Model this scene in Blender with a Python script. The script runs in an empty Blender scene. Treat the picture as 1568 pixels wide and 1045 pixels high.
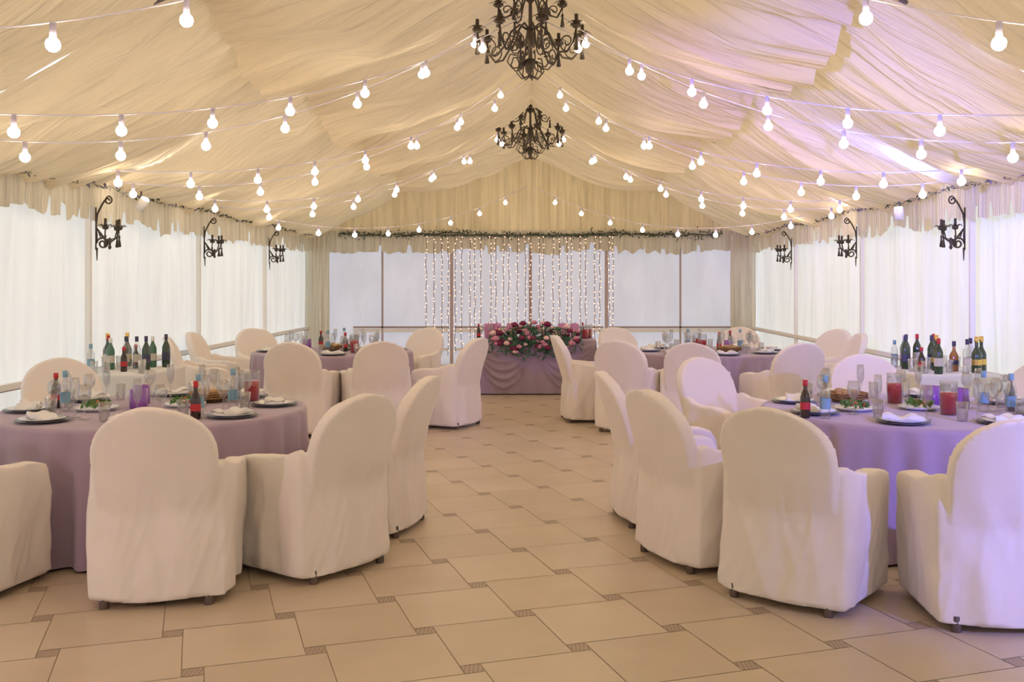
import bpy, math, random
from math import sin, cos, pi, atan2, sqrt
from mathutils import Vector, noise, Matrix
random.seed(7)
scene = bpy.context.scene
COL = scene.collection

# ------------------------------------------------------------------ materials
def mat(name, col, rough=0.6, metal=0.0, var=0.0, vscale=8.0, bump=0.0, bscale=60.0, sheen=0.0,
        trans=0.0, emis=None, estr=0.0, spec=0.4, coat=0.0):
    m = bpy.data.materials.new(name); m.use_nodes = True
    nt = m.node_tree; n = nt.nodes; l = nt.links
    p = n['Principled BSDF']
    p.inputs['Base Color'].default_value = (*col, 1)
    p.inputs['Roughness'].default_value = rough
    p.inputs['Metallic'].default_value = metal
    p.inputs['Specular IOR Level'].default_value = spec
    p.inputs['Sheen Weight'].default_value = sheen
    p.inputs['Coat Weight'].default_value = coat
    p.inputs['Transmission Weight'].default_value = trans
    tc = n.new('ShaderNodeTexCoord')
    if var > 0:
        nz = n.new('ShaderNodeTexNoise'); nz.inputs['Scale'].default_value = vscale
        nz.inputs['Detail'].default_value = 5
        l.new(tc.outputs['Object'], nz.inputs['Vector'])
        mx = n.new('ShaderNodeMix'); mx.data_type = 'RGBA'
        mx.inputs[6].default_value = (*[c*(1-var) for c in col], 1)
        mx.inputs[7].default_value = (*[min(1, c*(1+var)) for c in col], 1)
        l.new(nz.outputs['Fac'], mx.inputs[0]); l.new(mx.outputs[2], p.inputs['Base Color'])
    if bump > 0:
        nb = n.new('ShaderNodeTexNoise'); nb.inputs['Scale'].default_value = bscale
        l.new(tc.outputs['Object'], nb.inputs['Vector'])
        bp = n.new('ShaderNodeBump'); bp.inputs['Strength'].default_value = bump
        bp.inputs['Distance'].default_value = 0.01
        l.new(nb.outputs['Fac'], bp.inputs['Height']); l.new(bp.outputs['Normal'], p.inputs['Normal'])
    if emis:
        p.inputs['Emission Color'].default_value = (*emis, 1)
        p.inputs['Emission Strength'].default_value = estr
    return m

def translucent_mat(name, col, tcol, fac, bump=0.3, stretch=(1, 1, 1), var=0.04, dist=.02):
    """gathered cloth: noise stretched along the direction of the folds"""
    m = bpy.data.materials.new(name); m.use_nodes = True
    nt = m.node_tree; n = nt.nodes; l = nt.links
    out = n['Material Output']; n.remove(n['Principled BSDF'])
    d = n.new('ShaderNodeBsdfDiffuse'); t = n.new('ShaderNodeBsdfTranslucent')
    tc = n.new('ShaderNodeTexCoord'); mp = n.new('ShaderNodeMapping'); mp.inputs['Scale'].default_value = stretch
    nz = n.new('ShaderNodeTexNoise')
    nz.inputs['Scale'].default_value = 1.0; nz.inputs['Detail'].default_value = 4; nz.inputs['Distortion'].default_value = .4
    l.new(tc.outputs['Object'], mp.inputs[0]); l.new(mp.outputs[0], nz.inputs['Vector'])
    mr = n.new('ShaderNodeMapRange'); mr.inputs[1].default_value = .3; mr.inputs[2].default_value = .7
    l.new(nz.outputs['Fac'], mr.inputs[0])
    for node, c in ((d, col), (t, tcol)):
        mx = n.new('ShaderNodeMix'); mx.data_type = 'RGBA'
        mx.inputs[6].default_value = (*[k*(1-var) for k in c], 1)
        mx.inputs[7].default_value = (*[min(1, k*(1+var*.6)) for k in c], 1)
        l.new(mr.outputs[0], mx.inputs[0]); l.new(mx.outputs[2], node.inputs['Color'])
    bp = n.new('ShaderNodeBump'); bp.inputs['Strength'].default_value = bump
    bp.inputs['Distance'].default_value = dist
    l.new(nz.outputs['Fac'], bp.inputs['Height']); l.new(bp.outputs['Normal'], d.inputs['Normal'])
    ms = n.new('ShaderNodeMixShader'); ms.inputs[0].default_value = fac
    l.new(d.outputs[0], ms.inputs[1]); l.new(t.outputs[0], ms.inputs[2]); l.new(ms.outputs[0], out.inputs[0])
    return m

def glass_mat(name, col, fac=0.10, rough=0.03):
    m = bpy.data.materials.new(name); m.use_nodes = True
    nt = m.node_tree; n = nt.nodes; l = nt.links
    out = n['Material Output']; n.remove(n['Principled BSDF'])
    t = n.new('ShaderNodeBsdfTransparent'); t.inputs[0].default_value = (*col, 1)
    g = n.new('ShaderNodeBsdfGlossy'); g.inputs['Roughness'].default_value = rough
    lw = n.new('ShaderNodeLayerWeight'); lw.inputs[0].default_value = 0.35
    ma = n.new('ShaderNodeMath'); ma.operation = 'MULTIPLY_ADD'
    ma.inputs[1].default_value = 0.5; ma.inputs[2].default_value = fac
    l.new(lw.outputs['Facing'], ma.inputs[0])
    ms = n.new('ShaderNodeMixShader')
    l.new(ma.outputs[0], ms.inputs[0]); l.new(t.outputs[0], ms.inputs[1]); l.new(g.outputs[0], ms.inputs[2])
    l.new(ms.outputs[0], out.inputs[0])
    return m

M = {}
M['chair'] = mat('chair_cover_fabric', (0.85, 0.775, 0.72), 0.9, var=0.04, vscale=3, bump=0.3, bscale=9, sheen=0.1, spec=.2)
M['foot'] = mat('chair_foot_plastic', (0.12, 0.085, 0.07), 0.5)
M['cloth'] = mat('mauve_tablecloth', (0.38, 0.285, 0.375), 0.75, var=0.06, vscale=4, bump=0.1, sheen=0.3)
M['wcloth'] = mat('white_tablecloth', (0.74, 0.73, 0.72), 0.8, var=0.03, bump=0.1)
M['ceil'] = translucent_mat('ceiling_drape_fabric', (0.87, 0.745, 0.53), (0.80, 0.65, 0.41), 0.10, bump=1.0, stretch=(.5, 13, .5), var=.07, dist=.07)
M['gable'] = translucent_mat('gable_curtain_fabric', (0.78, 0.65, 0.42), (0.8, 0.60, 0.34), 0.14, bump=1.0, stretch=(12, 12, .35), var=.15, dist=.08)
M['wall'] = translucent_mat('wall_fabric', (0.88, 0.865, 0.82), (0.88, 0.90, 0.88), 0.31, bump=1.0, stretch=(4.5, 4.5, .3), var=.08, dist=.08)
M['wallb'] = translucent_mat('back_wall_fabric', (0.72, 0.69, 0.70), (0.66, 0.66, 0.74), 0.33, bump=1.0, stretch=(3, 3, 1.0), var=.08, dist=.05)
M['val'] = translucent_mat('valance_fabric', (0.80, 0.74, 0.60), (0.74, 0.68, 0.54), 0.18, bump=1.0, stretch=(22, 22, .6), var=.16, dist=.06)
M['pole'] = mat('pole_paint', (0.50, 0.40, 0.40), 0.5)
M['rail'] = mat('rail_wood', (0.36, 0.27, 0.22), 0.5, var=0.15)
M['railw'] = mat('rail_white', (0.88, 0.86, 0.84), 0.5)
M['truss'] = mat('truss_steel', (0.22, 0.18, 0.20), 0.5, metal=0.3)
M['iron'] = mat('wrought_iron', (0.085, 0.066, 0.05), 0.45, metal=0.5, var=0.3, vscale=30)
M['bulb'] = mat('bulb_glow', (1, 1, 1), 0.3, emis=(1.0, 0.82, 0.62), estr=39)
M['socket'] = mat('bulb_socket', (0.60, 0.55, 0.72), 0.4)
M['wire'] = mat('string_wire', (0.85, 0.80, 0.90), 0.5)
M['fairy'] = mat('fairy_glow', (.8, .5, .4), 0.3, emis=(1.0, 0.57, 0.40), estr=1.7)
M['fairy'].cycles.emission_sampling = 'NONE'
M['fwire'] = mat('fairy_wire', (0.16, 0.12, 0.12), 0.6)
M['leafd'] = mat('garland_leaf', (0.07, 0.09, 0.06), 0.6, var=0.4, vscale=6)
M['leafp'] = mat('garland_leaf_purple', (0.20, 0.17, 0.26), 0.6)
M['leaf'] = mat('flower_leaf', (0.06, 0.15, 0.08), 0.6, var=0.3)
M['rose1'] = mat('rose_pink', (0.62, 0.25, 0.34), 0.7, var=0.15, vscale=20)
M['rose2'] = mat('rose_burgundy', (0.20, 0.02, 0.07), 0.7, var=0.2, vscale=20)
M['rose3'] = mat('rose_blush', (0.80, 0.52, 0.50), 0.7, var=0.1, vscale=20)
M['glass'] = glass_mat('clear_glass', (0.95, 0.96, 0.97))
M['plate'] = mat('white_porcelain', (0.80, 0.79, 0.78), 0.2, coat=0.3)
M['plated'] = mat('charger_dark', (0.13, 0.13, 0.15), 0.3)
M['napkin'] = mat('napkin_linen', (0.82, 0.80, 0.79), 0.8)
M['purple'] = mat('purple_glass', (0.27, 0.09, 0.42), 0.12, coat=0.6)
M['candle'] = mat('purple_candle', (0.42, 0.16, 0.50), 0.5)
M['pcandle'] = mat('pink_candle', (0.58, 0.25, 0.48), 0.5)
M['wick'] = mat('candle_wick', (0.05, 0.04, 0.04), 0.8)
M['juice'] = mat('red_juice', (0.50, 0.02, 0.03), 0.15, coat=0.6)
M['cola'] = mat('cola', (0.03, 0.012, 0.01), 0.08, coat=0.6)
M['red'] = mat('red_label', (0.50, 0.03, 0.04), 0.4)
M['blue'] = mat('blue_label', (0.22, 0.38, 0.50), 0.4)
M['gold'] = mat('gold_foil', (0.75, 0.52, 0.15), 0.3, metal=0.8)
M['green'] = mat('green_bottle_glass', (0.02, 0.05, 0.025), 0.06, coat=0.8)
M['greenl'] = mat('light_green_glass', (0.05, 0.16, 0.10), 0.06, coat=0.8)
M['amber'] = mat('amber_drink', (0.35, 0.14, 0.04), 0.08, coat=0.8)
M['label'] = mat('paper_label', (0.62, 0.58, 0.50), 0.7, var=0.1, vscale=60)
M['labelk'] = mat('dark_label', (0.06, 0.06, 0.12), 0.5)
M['basket'] = mat('wicker', (0.30, 0.17, 0.07), 0.7, var=0.3, vscale=60, bump=0.8, bscale=120)
M['bread'] = mat('bread_crust', (0.50, 0.32, 0.15), 0.8, var=0.3, vscale=20)
M['salad'] = mat('salad_leaf', (0.10, 0.24, 0.06), 0.6, var=0.4, vscale=30)
M['tomato'] = mat('tomato', (0.55, 0.09, 0.05), 0.3)
M['lens'] = mat('lamp_lens', (1, 1, 1), 0.3, emis=(0.85, 0.9, 1.0), estr=30)
M['lensp'] = mat('lamp_lens_violet', (1, 1, 1), 0.3, emis=(0.75, 0.75, 1.0), estr=30)

def tile_mat():
    m = bpy.data.materials.new('floor_tile_ceramic'); m.use_nodes = True
    nt = m.node_tree; n = nt.nodes; l = nt.links; p = n['Principled BSDF']
    g = n.new('ShaderNodeNewGeometry'); tc = n.new('ShaderNodeTexCoord')
    nz = n.new('ShaderNodeTexNoise'); nz.inputs['Scale'].default_value = 2.5; nz.inputs['Detail'].default_value = 8
    l.new(tc.outputs['Object'], nz.inputs['Vector'])
    ad = n.new('ShaderNodeMath'); ad.operation = 'MULTIPLY_ADD'; ad.inputs[1].default_value = 0.3
    l.new(g.outputs['Random Per Island'], ad.inputs[0])
    mu = n.new('ShaderNodeMath'); mu.operation = 'MULTIPLY'; mu.inputs[1].default_value = 0.75
    l.new(nz.outputs['Fac'], mu.inputs[0]); l.new(mu.outputs[0], ad.inputs[2])
    r = n.new('ShaderNodeValToRGB')
    r.color_ramp.elements[0].position = 0.15; r.color_ramp.elements[0].color = (0.53, 0.425, 0.30, 1)
    r.color_ramp.elements[1].position = 0.85; r.color_ramp.elements[1].color = (0.67, 0.555, 0.41, 1)
    l.new(ad.outputs[0], r.inputs[0]); l.new(r.outputs[0], p.inputs['Base Color'])
    p.inputs['Roughness'].default_value = 0.31
    p.inputs['Specular IOR Level'].default_value = 0.5
    return m
def insert_mat():
    m = bpy.data.materials.new('floor_insert_mosaic'); m.use_nodes = True
    nt = m.node_tree; n = nt.nodes; l = nt.links; p = n['Principled BSDF']
    tc = n.new('ShaderNodeTexCoord'); w = n.new('ShaderNodeTexWave'); w.inputs['Scale'].default_value = 18
    w.inputs['Distortion'].default_value = 1
    l.new(tc.outputs['Object'], w.inputs['Vector'])
    r = n.new('ShaderNodeValToRGB')
    r.color_ramp.elements[0].color = (0.32, 0.24, 0.17, 1); r.color_ramp.elements[1].color = (0.45, 0.35, 0.26, 1)
    l.new(w.outputs['Fac'], r.inputs[0]); l.new(r.outputs[0], p.inputs['Base Color'])
    p.inputs['Roughness'].default_value = 0.4
    return m
M['tile'] = tile_mat(); M['insert'] = insert_mat()
M['grout'] = mat('grout', (0.43, 0.33, 0.24), 0.9)

# ------------------------------------------------------------------ mesh builder
class Bd:
    def __init__(s): s.v = []; s.f = []; s.m = []; s.ms = []
    def mi(s, k):
        if k not in s.ms: s.ms.append(k)
        return s.ms.index(k)
    def add(s, vs, fs, k):
        o = len(s.v); s.v += [tuple(x) for x in vs]; i = s.mi(k)
        for f in fs: s.f.append([a+o for a in f]); s.m.append(i)
    def box(s, c, d, k, rz=0):
        x, y, z = [a/2 for a in d]; vs = []
        for a in (-x, x):
            for b in (-y, y):
                for e in (-z, z):
                    vs.append((c[0]+a*cos(rz)-b*sin(rz), c[1]+a*sin(rz)+b*cos(rz), c[2]+e))
        s.add(vs, [(0,1,3,2),(4,6,7,5),(0,4,5,1),(2,3,7,6),(0,2,6,4),(1,5,7,3)], k)
    def tube(s, pts, r, k, n=6):
        pts = [Vector(p) for p in pts]; N = len(pts)
        if not isinstance(r, (list, tuple)): r = [r]*N
        vs = []; fs = []; up = None
        for i, p in enumerate(pts):
            t = (pts[min(i+1, N-1)]-pts[max(i-1, 0)]).normalized()
            if up is None:
                up = Vector((0,0,1)) if abs(t.z) < .9 else Vector((1,0,0))
            a = t.cross(up)
            if a.length < 1e-4: a = t.cross(Vector((0,1,0)))
            a.normalize(); b = a.cross(t).normalized(); up = b
            for j in range(n):
                w = 2*pi*j/n; vs.append(p+(a*cos(w)+b*sin(w))*r[i])
        for i in range(N-1):
            for j in range(n):
                fs.append((i*n+j, i*n+(j+1)%n, (i+1)*n+(j+1)%n, (i+1)*n+j))
        fs.append(tuple(range(n))[::-1]); fs.append(tuple((N-1)*n+j for j in range(n)))
        s.add(vs, fs, k)
    def lathe(s, prof, o, k, n=16, tilt=None):
        vs = []; fs = []
        for r, z in prof:
            for j in range(n):
                w = 2*pi*j/n; vs.append((o[0]+r*cos(w), o[1]+r*sin(w), o[2]+z))
        for i in range(len(prof)-1):
            for j in range(n):
                fs.append((i*n+j, i*n+(j+1)%n, (i+1)*n+(j+1)%n, (i+1)*n+j))
        s.add(vs, fs, k)
    def ball(s, c, r, k, n=10, sq=1.0, m=6):
        prof = [(max(1e-4, r*sin(pi*i/m)), -r*sq*cos(pi*i/m)) for i in range(m+1)]
        s.lathe(prof, c, k, n)
    def leaf(s, c, size, k):
        d = Vector((random.gauss(0,1), random.gauss(0,1), random.gauss(0,1))).normalized()
        e = d.cross(Vector((random.gauss(0,1), random.gauss(0,1), random.gauss(0,1)))).normalized()
        c = Vector(c)
        s.add([c-d*size, c+e*size*.4, c+d*size, c-e*size*.4], [(0,1,2,3)], k)
    def mesh(s, name, smooth=True):
        me = bpy.data.meshes.new(name); me.from_pydata(s.v, [], s.f)
        for k in s.ms: me.materials.append(M[k])
        me.polygons.foreach_set('material_index', s.m)
        me.polygons.foreach_set('use_smooth', [smooth]*len(s.f))
        me.update(); return me
    def obj(s, name, loc=(0,0,0), rz=0, smooth=True, parent=None):
        return place(s.mesh(name, smooth), name, loc, rz, parent)
def place(me, name, loc=(0,0,0), rz=0, parent=None, sc=1):
    o = bpy.data.objects.new(name, me); o.location = loc; o.rotation_euler = (0,0,rz); o.scale = (sc,)*3
    COL.objects.link(o)
    if parent: o.parent = parent
    return o
def empty(name, loc=(0,0,0), rz=0):
    o = bpy.data.objects.new(name, None); o.location = loc; o.rotation_euler = (0,0,rz); COL.objects.link(o); return o

# ------------------------------------------------------------------ dimensions
W = 4.2; EZ = 2.5; RZ = 4.92; BAY = 3.1; YB = 18.95
TR = [YB-BAY*i for i in range(8)]       # 18.95 ... -2.75
YF = TR[-1]

# ------------------------------------------------------------------ floor
fb = Bd()
fb.add([(-W-.1, YF-.1, -.002), (W+.1, YF-.1, -.002), (W+.1, YB+.1, -.002), (-W-.1, YB+.1, -.002)], [(0,1,2,3)], 'grout')
fb.add([(-W-.1, YF-.1, -.1), (W+.1, YF-.1, -.1), (W+.1, YB+.1, -.1), (-W-.1, YB+.1, -.1)], [(0,3,2,1)], 'grout')
a_, b_ = .488, .085; ph = math.radians(18.5); g_ = .0022
def sq(x0, y0, sx, k):
    pts = [(x0+g_, y0+g_), (x0+sx-g_, y0+g_), (x0+sx-g_, y0+sx-g_), (x0+g_, y0+sx-g_)]
    P = [(x*cos(ph)-y*sin(ph)-.19, x*sin(ph)+y*cos(ph)+8) for x, y in pts]
    if all(-W-.05 < x < W+.05 and YF-.05 < y < YB+.05 for x, y in P):
        fb.add([(x, y, 0) for x, y in P], [(0,1,2,3)], k)
    else:
        cx = sum(p[0] for p in P)/4; cy = sum(p[1] for p in P)/4
        if -W-.3 < cx < W+.3 and YF-.3 < cy < YB+.3:
            fb.add([(max(-W-.05, min(W+.05, x)), max(YF-.05, min(YB+.05, y)), 0) for x, y in P], [(0,1,2,3)], k)
for i in range(-45, 46):
    for j in range(-45, 46):
        ox = i*a_-j*b_; oy = i*b_+j*a_
        sq(ox, oy, a_, 'tile'); sq(ox+a_, oy, b_, 'insert')
fb.obj('floor', smooth=False)

# ------------------------------------------------------------------ ceiling drape
def roofz(x): return EZ+(RZ-EZ)*(1-abs(x)/W)
cb = Bd()
NV = 120
def ridged(x, y, s):
    return 1-2.2*abs(noise.noise(Vector((x, y, s))))
def panel(sg, y0, y1, ua, ub, nu, sagf, T, seed, amp, edge=0):
    vs = []
    for iv in range(NV+1):
        v = iv/NV; y = y0+(y1-y0)*v
        L = max(0, sin(pi*v))**.8
        for iu in range(nu+1):
            q = iu/nu; u = ua+(ub-ua)*q; x = W*(1-u)
            fan = (v-.5)*(1+.35*(1-abs(2*q-1)))
            off = sg*5*(1-u)
            fold = ridged(fan*7.5, u*1.3+off*.6, seed)*.080 + ridged(fan*17, u*1.6+off*.6, seed+9)*.042 + noise.noise(Vector((fan*3, u*2+off, seed+4)))*.09
            fold *= .35+.65*min(1, L*1.8)
            if edge: fold += edge*.02*sin(v*60+sg)*max(0, 1-q*6)
            z = EZ+(RZ-EZ)*u - T*sin(pi*q)*(.4+.6*L) - sagf(u)*L - fold*amp
            vs.append((sg*(x-.2*T*sin(pi*q)), y, z))
    fs = []
    for iv in range(NV):
        for iu in range(nu):
            a = iv*(nu+1)+iu
            fs.append((a, a+1, a+nu+2, a+nu+1) if sg > 0 else (a, a+nu+1, a+nu+2, a+1))
    cb.add(vs, fs, 'ceil')
for bi in range(7):
    y1, y0 = TR[bi], TR[bi+1]
    last = bi == 0
    for sg in (-1, 1):
        panel(sg, y0, y1, 0, .54, 24, lambda u: (.04+.18*u), .18, bi*2.3+1, 1.0)
        if last: sf = lambda u: .40+1.15*(u-.47)
        else: sf = lambda u: .42+.42*(u-.47)
        panel(sg, y0, y1, .47, 1.0, 26, sf, .16, bi*3.1+20, 1.0, edge=1)
cb.obj('ceiling')

tb = Bd()
for y in TR[:-1]:
    for sg in (-1, 1):
        p = []
        for t in (0, .33, .66, 1):
            x = sg*(2.12+.36*t); p.append((x, y, roofz(x)-.10-.02*sin(pi*t)))
        tb.tube(p, .016, 'truss', 6)
        tb.tube([(sg*2.15, y, roofz(2.15)-.12), (sg*2.15, y, roofz(2.15)+.10)], .014, 'truss', 6)
tb.obj('truss_beams')

# ------------------------------------------------------------------ walls
def curtain(bd, x_or_y, along, t0, t1, z0, z1f, k, amp=.02, freq=4.0, step=.05, seed=0, axis='y', inward=1, zn=8, pinch=0):
    n = int((t1-t0)/step); vs = []; fs = []
    for i in range(n+1):
        t = t0+(t1-t0)*i/n
        z1 = z1f(t) if callable(z1f) else z1f
        zz0 = z0(t) if callable(z0) else z0
        for j in range(zn+1):
            h = j/zn; z = zz0+(z1-zz0)*h
            d = amp*(noise.noise(Vector((t*freq, z*.35, seed)))*1.3+.4*noise.noise(Vector((t*freq*2.7, z*.3, seed+5))))
            d += amp*.5*pinch*ridged(t*freq*1.3, z*.5, seed+8)
            if axis == 'y': vs.append((x_or_y+inward*d, t, z))
            else: vs.append((t, x_or_y+inward*d, z))
    for i in range(n):
        for j in range(zn):
            a = i*(zn+1)+j; fs.append((a, a+1, a+zn+2, a+zn+1))
    bd.add(vs, fs, k)
for nm, sg in (('wall_left', -1), ('wall_right', 1)):
    b = Bd()
    curtain(b, sg*(W+.06), 'y', YF, YB, -.02, EZ+.08, 'wall', .085, 2.0, .04, seed=sg*3, axis='y', pinch=.8)
    b.obj(nm)
b = Bd(); curtain(b, YB+.04, 'x', -W-.04, W+.04, -.02, EZ+.05, 'wallb', .035, 1.8, .06, seed=11, axis='x', pinch=.4)
b.obj('wall_back')
b = Bd(); curtain(b, YF-.04, 'x', -W-.04, W+.04, -.02, EZ+.05, 'wall', .03, 1.6, .07, seed=13, axis='x')
b.obj('wall_front')
b = Bd()
curtain(b, YB-.08, 'x', -W, W, EZ-.03, lambda t: roofz(t)+.06, 'gable', .15, 2.8, .02, seed=17, axis='x', pinch=1)
b.obj('gable_curtain')
b = Bd()
curtain(b, YF+.01, 'x', -W, W, EZ-.03, lambda t: roofz(t)+.06, 'gable', .10, 2.6, .05, seed=19, axis='x')
b.obj('gable_curtain')

b = Bd()
for x in (-2.8, -1.49, 0, 1.44, 2.84):
    b.box((x, YB-.10, EZ/2), (.035 if abs(x) > 2 else .06, .04, EZ), 'pole')
b.obj('trim_1', smooth=False)
for i, sg in ((2, -1), (3, 1)):
    b = Bd()
    for y in TR[:-1]:
        b.box((sg*(W-.05), y-.3 if y < 18 else y-.1, EZ/2), (.05, .035, EZ), 'railw')
    b.obj('trim_%d' % i, smooth=False)
b = Bd()
for x0, x1 in ((-3.35, -1.55), (-1.43, -.05), (.05, 1.38), (1.5, 3.9)):
    c = (x0+x1)/2; d = x1-x0
    b.box((c, YB-.09, .72), (d, .06, .03), 'rail')
    b.box((c, YB-.09, .66), (d, .05, .07), 'railw')
    b.box((c, YB-.09, .30), (d, .04, .05), 'railw')
b.obj('trim_4', smooth=False)
for i, sg in ((5, -1), (6, 1)):
    b = Bd()
    b.box((sg*(W-.045), (YF+YB)/2, .72), (.04, YB-YF-.3, .05), 'railw')
    b.box((sg*(W-.045), (YF+YB)/2, .690), (.035, YB-YF-.3, .010), 'rail')
    b.obj('trim_%d' % i, smooth=False)

for sg in (-1, 1):
    b = Bd()
    curtain(b, YB-.34, 'x', sg*W-(.45 if sg > 0 else .02), sg*W+(.45 if sg < 0 else .02), .02, EZ-.05, 'val', .10, 5, .03, seed=23+sg, axis='x')
    b.obj('corner_curtain')

def valance(t0, t1, fixed, axis, sg, name, k='val'):
    b = Bd(); n = int((t1-t0)/.02); vs = []; fs = []; zn = 6
    for i in range(n+1):
        t = t0+(t1-t0)*i/n
        nn = noise.noise(Vector((t*1.3, 7, sg)))
        bot = EZ-.36-.10*nn-.07*noise.noise(Vector((t*7, 2, sg)))
        if noise.noise(Vector((t*9, 9, sg))) > .22: bot += .13
        for j in range(zn+1):
            h = j/zn; z = bot+(EZ+.05-bot)*h
            d = .035*noise.noise(Vector((t*6, z*.8, 31)))+.04*noise.noise(Vector((t*15, z*.5, 3)))
            q = fixed-sg*(.10+d)
            vs.append((q, t, z) if axis == 'y' else (t, q, z))
    for i in range(n):
        for j in range(zn):
            a = i*(zn+1)+j; fs.append((a, a+1, a+zn+2, a+zn+1))
    b.add(vs, fs, k); return b.obj(name)
valance(YF+.1, YB-.15, -W, 'y', -1, 'valance')
valance(YF+.1, YB-.15, W, 'y', 1, 'valance')
valance(-W+.15, W-.15, YB-.10, 'x', 1, 'valance')
def garland(P, name, pur=.15, dens=75, th=.035, swag=.0, tr=.01):
    b = Bd()
    for i in range(len(P)-1):
        A, C = Vector(P[i]), Vector(P[i+1]); L = (C-A).length; n = int(L*dens)
        m = max(2, int(L/.1))
        b.tube([A.lerp(C, q/m)-Vector((0,0,swag*sin(pi*q/m)-.015*sin(q*1.3))) for q in range(m+1)], tr, 'leafd', 5)
        for q in range(n):
            t = q/n; p = A.lerp(C, t)
            p.z -= swag*sin(pi*t)
            cl = th*(1.0+.9*noise.noise(Vector((p.x*2, p.y*2, 0))))
            p += Vector((random.gauss(0, cl*.5), random.gauss(0, cl*.5), random.gauss(0, cl)))
            b.leaf(p, random.uniform(.02, .04), 'leafp' if random.random() < pur else 'leafd')
    b.obj(name, smooth=False)
for sg in (-1, 1):
    ys = [5.0]+[TR[k]-.3 for k in (3, 2, 1)]+[18.6]
    P = [(sg*(W-.20), y, EZ-.04) for y in ys]
    garland(P, 'leaf_garland', .6, 18, .012, .04, .003)
garland([(-3.6, YB-.26, EZ-.02), (-1.5, YB-.26, EZ), (0, YB-.26, EZ-.03), (1.5, YB-.26, EZ), (3.6, YB-.26, EZ-.02)], 'leaf_garland', .1, 170, .03, .03)
# ------------------------------------------------------------------ light curtain
b = Bd()
nS = 28
for i in range(nS):
    x = -1.93+3.5*i/(nS-1)+random.uniform(-.03, .03)
    zb = random.uniform(.2, .55)
    y = YB-.38
    pts = [(x+.012*sin(z*9+i), y+.01*cos(z*7+i), EZ-.05-(EZ-.05-zb)*z/8) for z in range(9)]
    b.tube(pts, .0055, 'fwire', 4)
    z = EZ-.1
    while z > zb:
        b.ball((x+.014*sin(z*9+i)+random.uniform(-.02, .02), y-.012, z+random.uniform(-.03, .03)), .0135, 'fairy', 5, m=4)
        z -= .10
b.tube([(-1.98, YB-.38, EZ-.05), (1.62, YB-.38, EZ-.05)], .015, 'leafd', 6)
b.obj('fairy_light_curtain')

# ------------------------------------------------------------------ chandeliers
def spiral(c, r0, r1, a0, turns, n=14):
    return [(c[0]+(r0+(r1-r0)*i/n)*cos(a0+2*pi*turns*i/n), c[1]+(r0+(r1-r0)*i/n)*sin(a0+2*pi*turns*i/n)) for i in range(n+1)]
def cup(b, x, y, z, s=1.0):
    for k in range(6):
        w = k*pi/3; c, q = cos(w), sin(w)
        b.add([(x+c*.012*s, y+q*.012*s, z), (x+(c*.05-q*.018)*s, y+(q*.05+c*.018)*s, z+.035*s),
               (x+c*.085*s, y+q*.085*s, z+.012*s), (x+(c*.05+q*.018)*s, y+(q*.05-c*.018)*s, z+.035*s)], [(0,1,2,3)], 'iron')
    b.lathe([(.001, -.02*s), (.03*s, -.01*s), (.032*s, .02*s), (.014*s, .03*s), (.014*s, .09*s), (.001, .095*s)], (x, y, z), 'iron', 8)
    b.tube([(x, y, z-.02*s), (x, y, z-.08*s)], .003, 'iron', 4)
    b.lathe([(.001, -.06*s), (.012*s, -.08*s), (.008*s, -.10*s), (.020*s, -.18*s), (.001, -.185*s)], (x, y, z), 'iron', 6)
def chandelier(y, zb):
    b = Bd()
    b.lathe([(.001, 0), (.02, .02), (.012, .05), (.035, .09), (.05, .14), (.02, .20), (.018, .30), (.055, .36), (.03, .42), (.018, .50), (.016, .70),
             (.045, .75), (.02, .80), (.012, .95), (.001, .96)], (0, 0, 0), 'iron', 10)
    def arm(w, pts, r):
        b.tube([(p[0]*cos(w), p[0]*sin(w), p[1]) for p in pts], r, 'iron', 5)
    for k in range(8):
        w = 2*pi*k/8+.2
        pts = [(.03, .46), (.10, .50), (.18, .43), (.24, .30), (.31, .21), (.40, .20), (.47, .28), (.50, .40)]
        arm(w, pts, .010)
        arm(w, spiral((.40, .29), .085, .015, -pi/2, -1.3), .007)
        arm(w, spiral((.17, .31), .085, .015, pi/3, 1.4), .007)
        arm(w, [(.03, .18), (.10, .10), (.17, .09), (.22, .15), (.19, .22), (.13, .21)], .007)
        cup(b, .50*cos(w), .50*sin(w), .42, 1.2)
        arm(w+.39, [(.02, .02), (.08, .00), (.13, .06), (.11, .13), (.05, .16)], .006)
    for k in range(6):
        w = 2*pi*k/6
        arm(w, [(.02, .72), (.08, .78), (.14, .70), (.18, .59), (.25, .57), (.30, .66)], .009)
        arm(w, spiral((.22, .64), .06, .012, -pi/2, -1.2), .006)
        arm(w+.5, [(.02, .80), (.08, .92), (.16, .91), (.19, .82), (.14, .76), (.10, .80)], .007)
        cup(b, .30*cos(w), .30*sin(w), .68, 1.1)
    z = .95; top = RZ-.30-zb; i = 0
    while z < top:
        pts = [( (.016*cos(q*pi/4) if i % 2 else 0), (0 if i % 2 else .016*cos(q*pi/4)), z+.026+.028*sin(q*pi/4)) for q in range(9)]
        b.tube(pts, .004, 'iron', 4); z += .045; i += 1
    b.obj('chandelier', (0, y, zb))
chandelier(9.3, 3.46); chandelier(15.3, 3.46)

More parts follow.
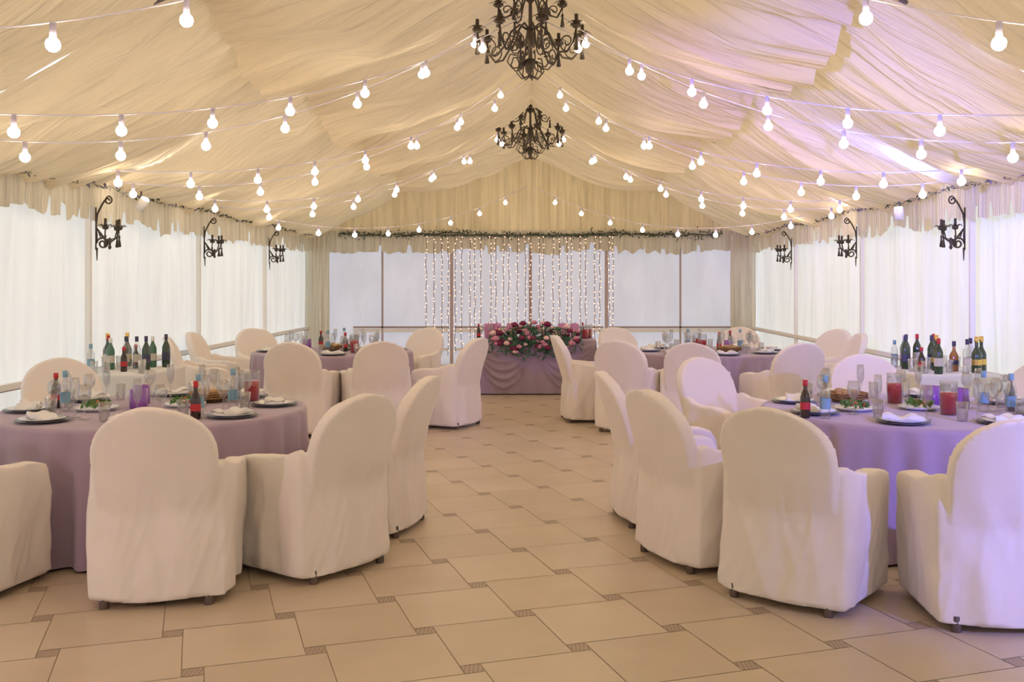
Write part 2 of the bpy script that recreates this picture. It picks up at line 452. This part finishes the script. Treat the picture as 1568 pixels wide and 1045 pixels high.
# ------------------------------------------------------------------ sconces
def sconce(sg, y):
    b = Bd()
    def pl(pts, r): b.tube([(p[0], 0, p[1]) for p in pts], r, 'iron', 6)
    pl([(.03, 0), (.03, .12)], [.004, .010])
    pl(spiral((.085, .16), .015, .06, 0, 1.5, 20)+[(.028, .24), (.022, .34), (.035, .44), (.08, .53), (.13, .60)], .009)
    pl(spiral((.135, .565), .042, .01, pi/2, -1.3), .008)
    pl([(.02, .10), (.02, .50)], .007)
    pl([(.03, .30), (.10, .20), (.17, .18), (.22, .22), (.235, .29)], .008)
    for s in (-1, 1):
        b.tube([(.04, 0, .29), (.09, s*.05, .20), (.15, s*.11, .21), (.165, s*.13, .29)], .007, 'iron', 5)
        cup(b, .165, s*.13, .30, .95)
    cup(b, .24, 0, .30, .95)
    b.lathe([(.001, .10), (.018, .12), (.010, .15), (.025, .19), (.001, .22)], (.15, 0, 0), 'iron', 8)
    b.obj('wall_sconce', (sg*(W-.10), y, 1.76), 0 if sg < 0 else pi)
for k in (1, 2, 3, 4):
    for sg in (-1, 1): sconce(sg, TR[k]-.3)

# ------------------------------------------------------------------ bulb strings
b = Bd()
def string(P0, P1, sag, sp=.62, off=.3):
    P0, P1 = Vector(P0), Vector(P1); L = (P1-P0).length; n = 24
    f = lambda t: P0.lerp(P1, t)-Vector((0, 0, sag*4*t*(1-t)))
    b.tube([f(i/n) for i in range(n+1)], .005, 'wire', 4)
    d = off
    while d < L-.1:
        p = f(d/L)
        b.lathe([(.001, .0), (.015, -.002), (.018, -.075), (.001, -.078)], p, 'socket', 8)
        b.ball(p+Vector((0, 0, -.106)), .036, 'bulb', 10, m=6)
        d += sp*random.uniform(.93, 1.07)
for k in range(0, 6):
    yh = TR[k] if k else TR[0]-.5
    for sg in (-1, 1):
        zh = roofz(0)-.66 if k else 3.5
        if k in (1, 2, 3, 4):
            string((sg*.12, yh, zh), (sg*(W-.25), yh-BAY-.1, EZ+.02), .50, .67, .35+.2*(k % 2))
        if k in (0, 1, 2, 3, 4, 5):
            string((sg*.06, yh-.1, zh-.15), (sg*(W-.25), yh-BAY*1.5, EZ+.02), .45, .72, .6)
b.obj('string_lights')

# ------------------------------------------------------------------ chairs
def chair_mesh(seed):
    parts = Bd()
    zt = .965
    def halfw(z):
        if z < .5: return .300-.035*(z/.5)
        if z < .70: return .265+.020*(z-.5)/.2
        t = (z-.70)/(zt-.70); return .285*sqrt(max(0, 1-t**2.5))
    zs = [.035+(.72-.035)*i/16 for i in range(17)]+[.72+(zt-.72)*sin(pi/2*i/12) for i in range(1, 13)]
    vs = []; nx = 10
    for z in zs:
        w = max(halfw(z), .002)
        yc = -.285+.03*(z/.5) if z < .45 else -.258-.16*(z-.45)/.5
        th = .04
        for s in (-1, 1):
            for i in range(nx+1):
                x = -w+2*w*i/nx
                q = (x/.30)**2
                vs.append((x, yc+s*th+.045*q, z))
    fs = []; R = 2*(nx+1)
    for a in range(len(zs)-1):
        for i in range(nx):
            p = a*R+i; fs.append((p, p+1, p+1+R, p+R))
            p = a*R+nx+1+i; fs.append((p, p+R, p+1+R, p+1))
        p = a*R; fs.append((p, p+R, p+R+nx+1, p+nx+1))
        p = a*R+nx; fs.append((p, p+nx+1, p+nx+1+R, p+R))
    fs.append(tuple(list(range(0, nx+1))+list(range(2*nx+1, nx, -1))))
    o = (len(zs)-1)*R
    fs.append(tuple([o+i for i in range(nx, -1, -1)]+[o+i for i in range(nx+1, 2*nx+2)]))
    parts.add(vs, fs, 'chair')
    for s in (-1, 1):
        out = [(-.27, .035), (.27, .035), (.265, .35), (.25, .56), (.215, .615), (.14, .635), (0, .64), (-.13, .655), (-.22, .69), (-.25, .66)]
        n = len(out); vs = []
        for j, dx in enumerate((0, 1)):
            for (y, z) in out:
                bk = max(0, min(1, (y+.25)/.15))
                xo = .315+.035*min(1, z/.6)
                xo -= (1-bk)*.045*min(1, z/.6)
                xi = .255 if z > .5 else .20
                vs.append((s*(xi if dx == 0 else xo), y, z))
        fs = [tuple(range(n)), tuple(range(2*n-1, n-1, -1))]
        for i in range(n): fs.append((i, n+i, n+(i+1) % n, (i+1) % n))
        parts.add(vs, fs, 'chair')
    out = [(-.26, .035), (.315, .035), (.305, .25), (.285, .44), (.24, .475), (-.26, .46)]
    n = len(out); vs = []
    for x in (-.29, .29):
        for (y, z) in out: vs.append((x, y, z))
    fs = [tuple(range(n)), tuple(range(2*n-1, n-1, -1))]
    for i in range(n): fs.append((i, n+i, n+(i+1) % n, (i+1) % n))
    parts.add(vs, fs, 'chair')
    me = parts.mesh('tmp'); ob = bpy.data.objects.new('tmp', me); COL.objects.link(ob)
    import bmesh
    bm = bmesh.new(); bm.from_mesh(me); bmesh.ops.recalc_face_normals(bm, faces=bm.faces); bm.to_mesh(me); bm.free()
    r = ob.modifiers.new('r', 'REMESH'); r.mode = 'VOXEL'; r.voxel_size = .012
    sm = ob.modifiers.new('s', 'SMOOTH'); sm.factor = .5; sm.iterations = 5
    dg = bpy.context.evaluated_depsgraph_get()
    m2 = bpy.data.meshes.new_from_object(ob.evaluated_get(dg))
    bpy.data.objects.remove(ob)
    nrm = [v.normal.copy() for v in m2.vertices]
    for v, nn in zip(m2.vertices, nrm):
        z = v.co.z; low = max(0, (0.66-z)/.66)
        if z > .05:
            w = atan2(v.co.y, v.co.x)
            d = .016*low*noise.noise(Vector((w*3.0+seed, z*.8, seed)))*2
            d += .009*noise.noise(Vector((v.co.x*6+seed, v.co.y*6, z*3.4+v.co.x*3)))
            q = 1-3*abs(noise.noise(Vector((w*1.8+z*2.5+seed, z*1.8-abs(v.co.x)*4, seed*2))))
            d += .009*max(0, q)*min(1, low*3+.1)
            q = 1-3.5*abs(noise.noise(Vector((w*4-z*4+seed, z*1.6+v.co.x*3, seed*3))))
            d += .006*max(0, q)*min(1, low*2+.05)
            v.co += nn*d
        if z < .1: v.co.z += .010*noise.noise(Vector((v.co.x*4+seed, v.co.y*4, 1)))
    fb2 = Bd()
    for sx in (-1, 1):
        for (yy) in (-.27, .26):
            fb2.lathe([(.022, 0), (.024, .02), (.018, .07), (.001, .07)], (sx*.24, yy, 0), 'foot', 8)
    o0 = len(m2.vertices)
    vv = [tuple(v.co) for v in m2.vertices]+fb2.v
    ff = [tuple(p.vertices) for p in m2.polygons]+[tuple(i+o0 for i in f) for f in fb2.f]
    mi = [0]*len(m2.polygons)+[1]*len(fb2.f)
    me = bpy.data.meshes.new('dining_chair'); me.from_pydata(vv, [], ff)
    me.materials.append(M['chair']); me.materials.append(M['foot'])
    me.polygons.foreach_set('material_index', mi); me.polygons.foreach_set('use_smooth', [True]*len(ff)); me.update()
    return me
CH = [chair_mesh(s) for s in (1.3, 5.7, 9.1, 14.2)]
def chair(x, y, dx, dy, i=[0]):
    i[0] += 1
    place(CH[i[0] % 4], 'dining_chair', (x, y, 0), atan2(-dx, dy))
TL = (-2.36, 6.25); TRt = (2.40, 6.25); TL2 = (-2.30, 11.6); TR2 = (2.08, 11.6)
def face(x, y, T): chair(x, y, T[0]-x, T[1]-y)
chair(-1.82, 5.02, -.14, 1); chair(-1.19, 5.46, -1, .72); chair(-1.03, 6.33, -1, .22)
chair(-2.88, 5.00, .20, 1); chair(-3.40, 7.40, .8, -1)
face(1.36, 4.96, TRt); chair(2.14, 4.66, .06, 1); face(1.00, 5.62, TRt); chair(.88, 6.55, 1, .12)
chair(1.55, 7.48, .7, -1); chair(2.68, 7.74, -.1, -1); chair(3.60, 7.25, -1, -.8)
chair(-2.35, 10.22, .05, 1); chair(-1.62, 10.40, -.35, 1); chair(-.92, 10.85, -1, .45)
chair(-3.35, 12.65, .8, -1); chair(-1.55, 12.8, -.6, -1); chair(-3.66, 11.95, 1, 0); chair(-3.56, 10.95, 1, .3)
chair(.68, 11.3, 1, .15); chair(1.08, 10.5, .55, 1); chair(1.68, 10.18, .25, 1); chair(2.55, 10.12, -.3, 1)
chair(3.45, 11.6, -1, 0); chair(3.58, 12.5, -1, -.6); chair(2.7, 13.0, -.3, -1); chair(1.3, 12.9, .5, -1)

# ------------------------------------------------------------------ round tables
def round_table(T, R=.93, seed=0):
    b = Bd(); N = 240; vs = [(0, 0, .757)]
    H = .757
    prof = [(.5, 0), (.97, 0), (.99, .004), (1.0, .016)]
    rings = [(R*p, H-q, 0) for p, q in prof]+[(R, H-.03-(H-.045)*i/11, (i+.6)/11.6) for i in range(12)]
    for r, z, h in rings:
        for j in range(N):
            w = 2*pi*j/N
            f = .55*sin(24*w+seed+1.8*sin(3*w))+.35*sin(41*w+2*seed+sin(5*w))+.7*noise.noise(Vector((cos(w)*5, sin(w)*5, seed)))
            rr = r+h**.7*(.02+.048*f)
            vs.append((rr*cos(w), rr*sin(w), z))
    fs = [(0, 1+j, 1+(j+1) % N) for j in range(N)]
    for i in range(len(rings)-1):
        for j in range(N):
            fs.append((1+i*N+j, 1+(i+1)*N+j, 1+(i+1)*N+(j+1) % N, 1+i*N+(j+1) % N))
    b.add(vs, fs, 'cloth')
    b.obj('round_banquet_table', (T[0], T[1], 0))
for i, T in enumerate((TL, TRt, TL2, TR2)): round_table(T, .93 if i < 2 else .92, i*1.7)

def mk(name, fn):
    b = Bd(); fn(b); return b.mesh(name)
def f_setting(b):
    b.lathe([(.001, .0), (.09, .0), (.145, .012), (.147, .016), (.09, .006), (.001, .006)], (0, 0, 0), 'plated', 28)
    b.lathe([(.001, .007), (.08, .007), (.125, .022), (.127, .026), (.08, .014), (.001, .013)], (0, 0, 0), 'plate', 28)
PL = mk('dinner_plate', f_setting)
def f_nap(b):
    n = 10; vs = []
    for l_ in range(2):
        for i in range(n+1):
            for j in range(5):
                x = -.11+.22*i/n; y = -.055+.11*j/4
                vs.append((x, y, (.016 if l_ == 0 else .036+.012*sin(i*1.1)+.006*cos(j*2))+.008*abs(x)*5))
    fs = []
    Q = (n+1)*5
    for i in range(n):
        for j in range(4):
            a = i*5+j; fs += [(a, a+1, a+6, a+5), (Q+a, Q+a+5, Q+a+6, Q+a+1)]
    for i in range(n):
        for j in (0, 4):
            a = i*5+j; fs.append((a, a+5, Q+a+5, Q+a))
    for j in range(4):
        for i in (0, n):
            a = i*5+j; fs.append((a, a+1, Q+a+1, Q+a))
    b.add(vs, fs, 'napkin')
NP = mk('folded_napkin', f_nap)
WG = mk('wine_glass', lambda b: b.lathe([(.001, .002), (.033, .002), (.033, .004), (.005, .010), (.004, .085), (.012, .095), (.034, .125), (.038, .155), (.030, .20), (.029, .20), (.036, .155), (.032, .127), (.001, .098)], (0,0,0), 'glass', 14))
FL = mk('champagne_flute', lambda b: b.lathe([(.001, .002), (.030, .002), (.030, .004), (.005, .010), (.004, .09), (.010, .10), (.023, .14), (.025, .19), (.021, .235), (.020, .235), (.023, .19), (.021, .14), (.001, .105)], (0,0,0), 'glass', 12))
TU = mk('tumbler', lambda b: b.lathe([(.001, .0), (.028, .0), (.035, .11), (.033, .11), (.027, .008), (.001, .008)], (0,0,0), 'glass', 14))
def bottle(liq, cap, lab, h=.3, r=.036, neck=.013, sh=.6):
    def f(b):
        b.lathe([(.001, 0), (r*.95, 0), (r, .01), (r, h*sh), (r*.85, h*(sh+.07)), (neck*1.25, h*(sh+.18)), (neck, h*(sh+.22)), (neck, h*.93)], (0,0,0), liq, 14)
        b.lathe([(r+.0008, h*.22), (r+.0008, h*sh*.75)], (0,0,0), lab, 14)
        b.lathe([(neck+.001, h*.84), (neck+.003, h*.85), (neck+.003, h), (.001, h)], (0,0,0), cap, 10)
    return f
BT = {
 'cola': mk('cola_bottle', bottle('cola', 'red', 'red', .22, .029, .012, .55)),
 'water': mk('water_bottle', bottle('glass', 'blue', 'blue', .25, .031, .013, .62)),
 'wine': mk('wine_bottle', bottle('green', 'red', 'label', .31, .038)),
 'champ': mk('champagne_bottle', bottle('green', 'gold', 'gold', .32, .043, .015, .5)),
 'vodka': mk('liquor_bottle', bottle('glass', 'labelk', 'label', .30, .036)),
 'gin': mk('liquor_bottle', bottle('greenl', 'plate', 'label', .29, .036)),
 'cognac': mk('liquor_bottle', bottle('amber', 'labelk', 'labelk', .27, .040, .014, .5)),
 'dark': mk('wine_bottle', bottle('green', 'labelk', 'labelk', .31, .037)),
}
def f_jug(b):
    b.lathe([(.001, .004), (.045, .004), (.05, .13), (.048, .135), (.001, .135)], (0,0,0), 'juice', 18)
    b.lathe([(.001, 0), (.048, 0), (.053, .13), (.050, .185), (.056, .20), (.054, .20), (.048, .185), (.052, .14)], (0,0,0), 'glass', 18)
    b.tube([(.051, 0, .17), (.09, 0, .165), (.095, 0, .11), (.075, 0, .06), (.05, 0, .05)], .006, 'glass', 6)
JG = mk('juice_jug', f_jug)
def f_lant(b):
    b.lathe([(.001, 0), (.05, 0), (.055, .01), (.055, .12), (.05, .12), (.05, .012), (.001, .012)], (0,0,0), 'purple', 18)
    b.lathe([(.001, .012), (.036, .012), (.036, .085), (.001, .082)], (0,0,0), 'candle', 14)
    b.tube([(0,0,.08), (.002,0,.10)], .002, 'wick', 4)
LN = mk('candle_holder', f_lant)
def f_bask(b):
    b.lathe([(.001, 0), (.09, 0), (.125, .055), (.13, .06), (.12, .06), (.085, .012), (.001, .012)], (0,0,0), 'basket', 22)
    for i in range(3):
        b.tube([(.130*cos(q*pi/11), .130*sin(q*pi/11), .058-.014*i+.004*sin(q*3+i)) for q in range(23)], .006, 'basket', 5)
    for i in range(7):
        w = i*.9; b.ball((.055*cos(w), .055*sin(w), .05+.01*(i % 3)), .034, 'bread', 8, .6)
BK = mk('bread_basket', f_bask)
def f_sal(b):
    b.lathe([(.001, 0), (.08, 0), (.13, .02), (.128, .024), (.08, .010), (.001, .010)], (0,0,0), 'plate', 24)
    rs = random.Random(3)
    for i in range(80):
        w = rs.uniform(0, 6.28); r = .085*sqrt(rs.random())
        b.leaf((r*cos(w), r*sin(w), .028+rs.random()*.03), .022, 'salad')
    for i in range(9):
        w = rs.uniform(0, 6.28); r = .07*sqrt(rs.random()); b.ball((r*cos(w), r*sin(w), .035+rs.random()*.015), .014, 'tomato', 8)
SL = mk('salad_plate', f_sal)

def dress(T, seed, fixed=(), extra=(), R=.92, off=0.2, tz=.758):
    rs = random.Random(seed); spots = []
    def put(me, x, y, rz=None, z=0):
        place(me, me.name.split('.')[0], (T[0]+x, T[1]+y, tz+z), rs.uniform(0, 6) if rz is None else rz)
    def ok(x, y, rad): return all((x-a)**2+(y-c)**2 > (rad+q)**2 for a, c, q in spots)
    for k in range(8):
        w = off+2*pi*k/8; x, y = (R-.19)*cos(w), (R-.19)*sin(w)
        put(PL, x, y); put(NP, x, y, w+pi/2+rs.uniform(-.3, .3), .001); spots.append((x, y, .148))
    for me, X, Y in fixed:
        x, y = X-T[0], Y-T[1]; rad = .135 if me in (BK, SL) else .04
        for _ in range(400):
            xx = x+rs.gauss(0, .02+.0006*_); yy = y+rs.gauss(0, .02+.0006*_)
            if _ == 0: xx, yy = x, y
            if ok(xx, yy, rad): break
        else: continue
        spots.append((xx, yy, rad)); put(me, xx, yy)
    for me in extra:
        rad = .135 if me in (BK, SL) else .06
        for _ in range(300):
            r = .5*sqrt(rs.random()); w = rs.uniform(0, 6.283); x, y = r*cos(w), r*sin(w)
            if ok(x, y, rad): spots.append((x, y, rad)); put(me, x, y); break
    for k in range(8):
        w0 = off+2*pi*k/8
        for me, r0, dw, rad in ((WG, R-.38, .20, .038), (FL, R-.40, -.02, .031), (TU, R-.34, -.28, .036)):
            for _ in range(60):
                r = r0+rs.gauss(0, .012+.002*_); w = w0+dw+rs.gauss(0, .02+.004*_)
                x, y = r*cos(w), r*sin(w)
                if r < R-.05 and ok(x, y, rad): spots.append((x, y, rad)); put(me, x, y); break
dress(TL, 5, [(LN, -2.46, 6.25), (LN, -2.54, 6.5), (BK, -2.08, 6.75), (JG, -1.86, 6.65), (BT['cola'], -3.0, 6.16), (BT['water'], -2.85, 6.1), (BT['water'], -1.95, 5.85), (BT['cola'], -1.85, 5.8),
     (SL, -2.68, 6.15), (SL, -2.2, 6.35)], [BT['water']])
dress(TRt, 12, [(BT['cola'], 1.62, 5.9), (BT['water'], 1.70, 5.86), (LN, 2.6, 6.45), (JG, 2.50, 5.95), (JG, 2.38, 6.5), (BT['cola'], 2.98, 6.05), (BK, 2.1, 6.6), (SL, 2.42, 6.2), (SL, 2.0, 6.15), (LN, 2.72, 6.3), (BT['water'], 2.85, 5.9)], [BT['water']], off=.35)
dress(TL2, 21, (), [JG, JG, BK, SL, BT['cola'], BT['cola'], BT['water'], SL, LN, BT['water']], R=.91)
dress(TR2, 33, (), [JG, JG, BK, SL, BT['cola'], BT['cola'], BT['water'], SL, LN, BT['water']], R=.91, off=.1)

# ------------------------------------------------------------------ drinks tables
def rect_table(name, cx, cy, sx, sy, k, swag=False, seed=0, H=.757):
    b = Bd(); n = 240
    L = 2*(sx+sy)
    def P(t):
        t = (t % 1)*L
        if t < sx: return (-sx/2+t, -sy/2, 0, -1)
        t -= sx
        if t < sy: return (sx/2, -sy/2+t, 1, 0)
        t -= sy
        if t < sx: return (sx/2-t, sy/2, 0, 1)
        t -= sx
        return (-sx/2, sy/2-t, -1, 0)
    vs = [(0, 0, H)]; zs = [0, .01]+[.03+(H-.045)*i/34 for i in range(35)]
    for i, dz in enumerate(zs):
        h = dz/H
        for j in range(n):
            x, y, nx, ny = P(j/n)
            w = j/n*L
            f = .5*sin(w*26+seed)+.6*noise.noise(Vector((w*5, seed, 0)))
            d = h*(.02+.025*f)
            if swag and ny < 0:
                u = abs(x/(sx/2)); e = (2*u-1)
                for q in (.10, .18, .26, .34, .42):
                    arc = q*1.5*(1-e*e*.9)+.02
                    d += .040*math.exp(-((dz-arc)/.024)**2)
            if i == 0: d = -.01
            vs.append((x+nx*d, y+ny*d, H-dz))
    fs = [(0, 1+(j+0), 1+(j+1) % n) for j in range(n)]
    for i in range(len(zs)-1):
        for j in range(n):
            fs.append((1+i*n+j, 1+(i+1)*n+j, 1+(i+1)*n+(j+1) % n, 1+i*n+(j+1) % n))
    b.add(vs, fs, k); return b.obj(name, (cx, cy, 0))
rect_table('drinks_table', -3.68, 9.05, .74, 1.0, 'wcloth', seed=2)
rect_table('drinks_table', 3.70, 9.05, .70, 1.0, 'wcloth', seed=4)
def bottles(cx, cy, lst, seed):
    rs = random.Random(seed); pos = []
    for k in lst+['T']*8:
        for _ in range(400):
            x = cx+rs.uniform(-.29, .29); y = cy+rs.uniform(-.42, .42)
            if all((x-a)**2+(y-c)**2 > .090**2 for a, c in pos): break
        else: continue
        pos.append((x, y))
        me = TU if k == 'T' else BT[k]
        place(me, me.name.split('.')[0], (x, y, .757), rs.uniform(0, 6))
bottles(-3.68, 9.05, ['gin', 'vodka', 'champ', 'champ', 'dark', 'wine', 'cola', 'cola', 'gin', 'dark', 'water', 'vodka'], 3)
bottles(3.70, 9.05, ['gin', 'vodka', 'champ', 'champ', 'dark', 'wine', 'wine', 'cola', 'dark', 'cognac', 'dark', 'water', 'vodka', 'champ', 'wine'], 8)

# ------------------------------------------------------------------ head table
HX, HY = .06, 14.2
rect_table('head_table', HX, HY, 1.72, .75, 'cloth', swag=True, seed=6)
def rose(b, c, r, k):
    for i in range(3):
        b.ball((c[0], c[1], c[2]+i*r*.12), r*(1-.25*i), k, 9, .8)
    for i in range(6):
        w = i*pi/3+random.random(); p = Vector(c)+Vector((cos(w)*r*.75, sin(w)*r*.75, -r*.1))
        b.ball(p, r*.48, k, 7, .9, 5)
fl = Bd()
for i in range(76):
    t = random.uniform(-1, 1); x = t*.60
    hang = abs(random.gauss(0, 1))
    y = -.45-random.random()*.04 if hang > .6 else random.uniform(-.38, -.1)
    z = .82+random.uniform(-.0, .19)*(1-.5*abs(t)) if hang <= .6 else .80-random.uniform(0, .20)*(1-abs(abs(t)-.45))
    rose(fl, (x, y, z), random.uniform(.028, .052), random.choice(['rose1', 'rose2', 'rose2', 'rose3', 'rose1']))
for i in range(900):
    t = random.gauss(0, .42)
    if abs(t) > .93: continue
    x = t*.72; z = .79+random.uniform(-.06, .19)*(1-.5*abs(t))-(random.random()**2*.24)
    fl.leaf((x, random.uniform(-.47, -.12) if z > .79 else random.uniform(-.50, -.46), z), random.uniform(.025, .05), 'leaf')
fl.box((0, -.25, .778), (1.0, .16, .04), 'leaf')
fl.obj('floral_arrangement', (HX, HY, 0))
PC = mk('pillar_candle', lambda b: (b.lathe([(.001, 0), (.034, 0), (.035, .004), (.035, .12), (.030, .123), (.001, .118)], (0,0,0), 'pcandle', 14), b.tube([(0,0,.115), (.002,0,.135)], .002, 'wick', 4)))
for x, y in ((-.66, .1), (-.54, .15), (-.34, .2), (.40, .15), (.58, .12)):
    place(PC, 'pillar_candle', (HX+x, HY+y, .757), sc=1.75)
for x, y in ((.72, .0), (.78, .15)): place(JG, 'juice_jug', (HX+x, HY+y, .757))
for x, y in ((-.75, -.0), (.2, .25), (-.1, .25), (.5, .25), (-.62, -.0)): place(WG, 'wine_glass', (HX+x, HY+y, .757))
place(BT['cola'], 'cola_bottle', (HX-.79, HY-.16, .757)); place(BT['cola'], 'cola_bottle', (HX+.70, HY+.28, .757))

# ------------------------------------------------------------------ spot lamps in fixtures, plus added wash lamps
def lamp(x, y, z, tx, ty, tz, col, power, size, lens, blend=.9):
    e = empty('stage_or_added_spotlight', (x, y, z))
    d = (Vector((tx, ty, tz))-Vector((x, y, z))).normalized()
    b = Bd()
    b.tube([(-d*.13), (-d*.02)], .042, 'railw', 12)
    b.tube([(-d*.03), (-d*.012)], .036, lens, 12)
    b.tube([(-d*.1), (-d*.1+Vector((0, 0, .14)))], .008, 'iron', 6)
    b.obj('housing', parent=e)
    L = bpy.data.lights.new('beam', 'SPOT'); L.color = col; L.energy = power; L.spot_size = size; L.spot_blend = blend
    L.shadow_soft_size = .06
    o = bpy.data.objects.new('beam', L); o.rotation_euler = d.to_track_quat('-Z', 'Y').to_euler(); COL.objects.link(o); o.parent = e
lamp(-3.55, 9.2, 2.34, -3.0, 9.0, 3.2, (1.0, .95, .88), 16, 2.4, 'lens')
lamp(3.40, 9.2, 2.26, 3.35, 9.3, 3.2, (.14, .18, 1.0), 110, 2.9, 'lensp')
lamp(-1.2, 2.2, 2.5, 4.1, 10.2, 2.45, (.20, .20, 1.0), 3800, .50, 'lensp', 1.0)  # added unseen lamp, spreads the violet wash along the right eave
lamp(-1.0, 2.6, 2.5, 3.3, 13.8, 2.95, (.36, .20, 1.0), 1700, .36, 'lensp', 1.0)  # another added lamp out of view, tints the far right ceiling violet
lamp(3.6, 1.6, 2.2, 2.7, 5.2, 0.6, (.22, .22, 1.0), 900, .90, 'lensp', 1.0)
lamp(-3.6, 1.2, 2.2, -1.6, 5.4, 0.5, (1.0, .60, .75), 100, 1.1, 'lens')

# ------------------------------------------------------------------ world
w = bpy.data.worlds.new('sky'); scene.world = w; w.use_nodes = True
bg = w.node_tree.nodes['Background']; bg.inputs[0].default_value = (.92, .96, 1.0, 1); bg.inputs[1].default_value = 1.95

# ------------------------------------------------------------------ camera
cd = bpy.data.cameras.new('camera'); cam = bpy.data.objects.new('camera', cd); COL.objects.link(cam)
cam.location = (0, 0, 1.54); cam.rotation_euler = (pi/2, 0, 0)
cd.sensor_width = 36; cd.lens = 35; cd.shift_x = -.0179; cd.shift_y = -.0558; cd.clip_end = 200
scene.camera = cam
scene.view_settings.view_transform = 'Standard'
scene.view_settings.exposure = -0.12
print('objs', len(bpy.data.objects))
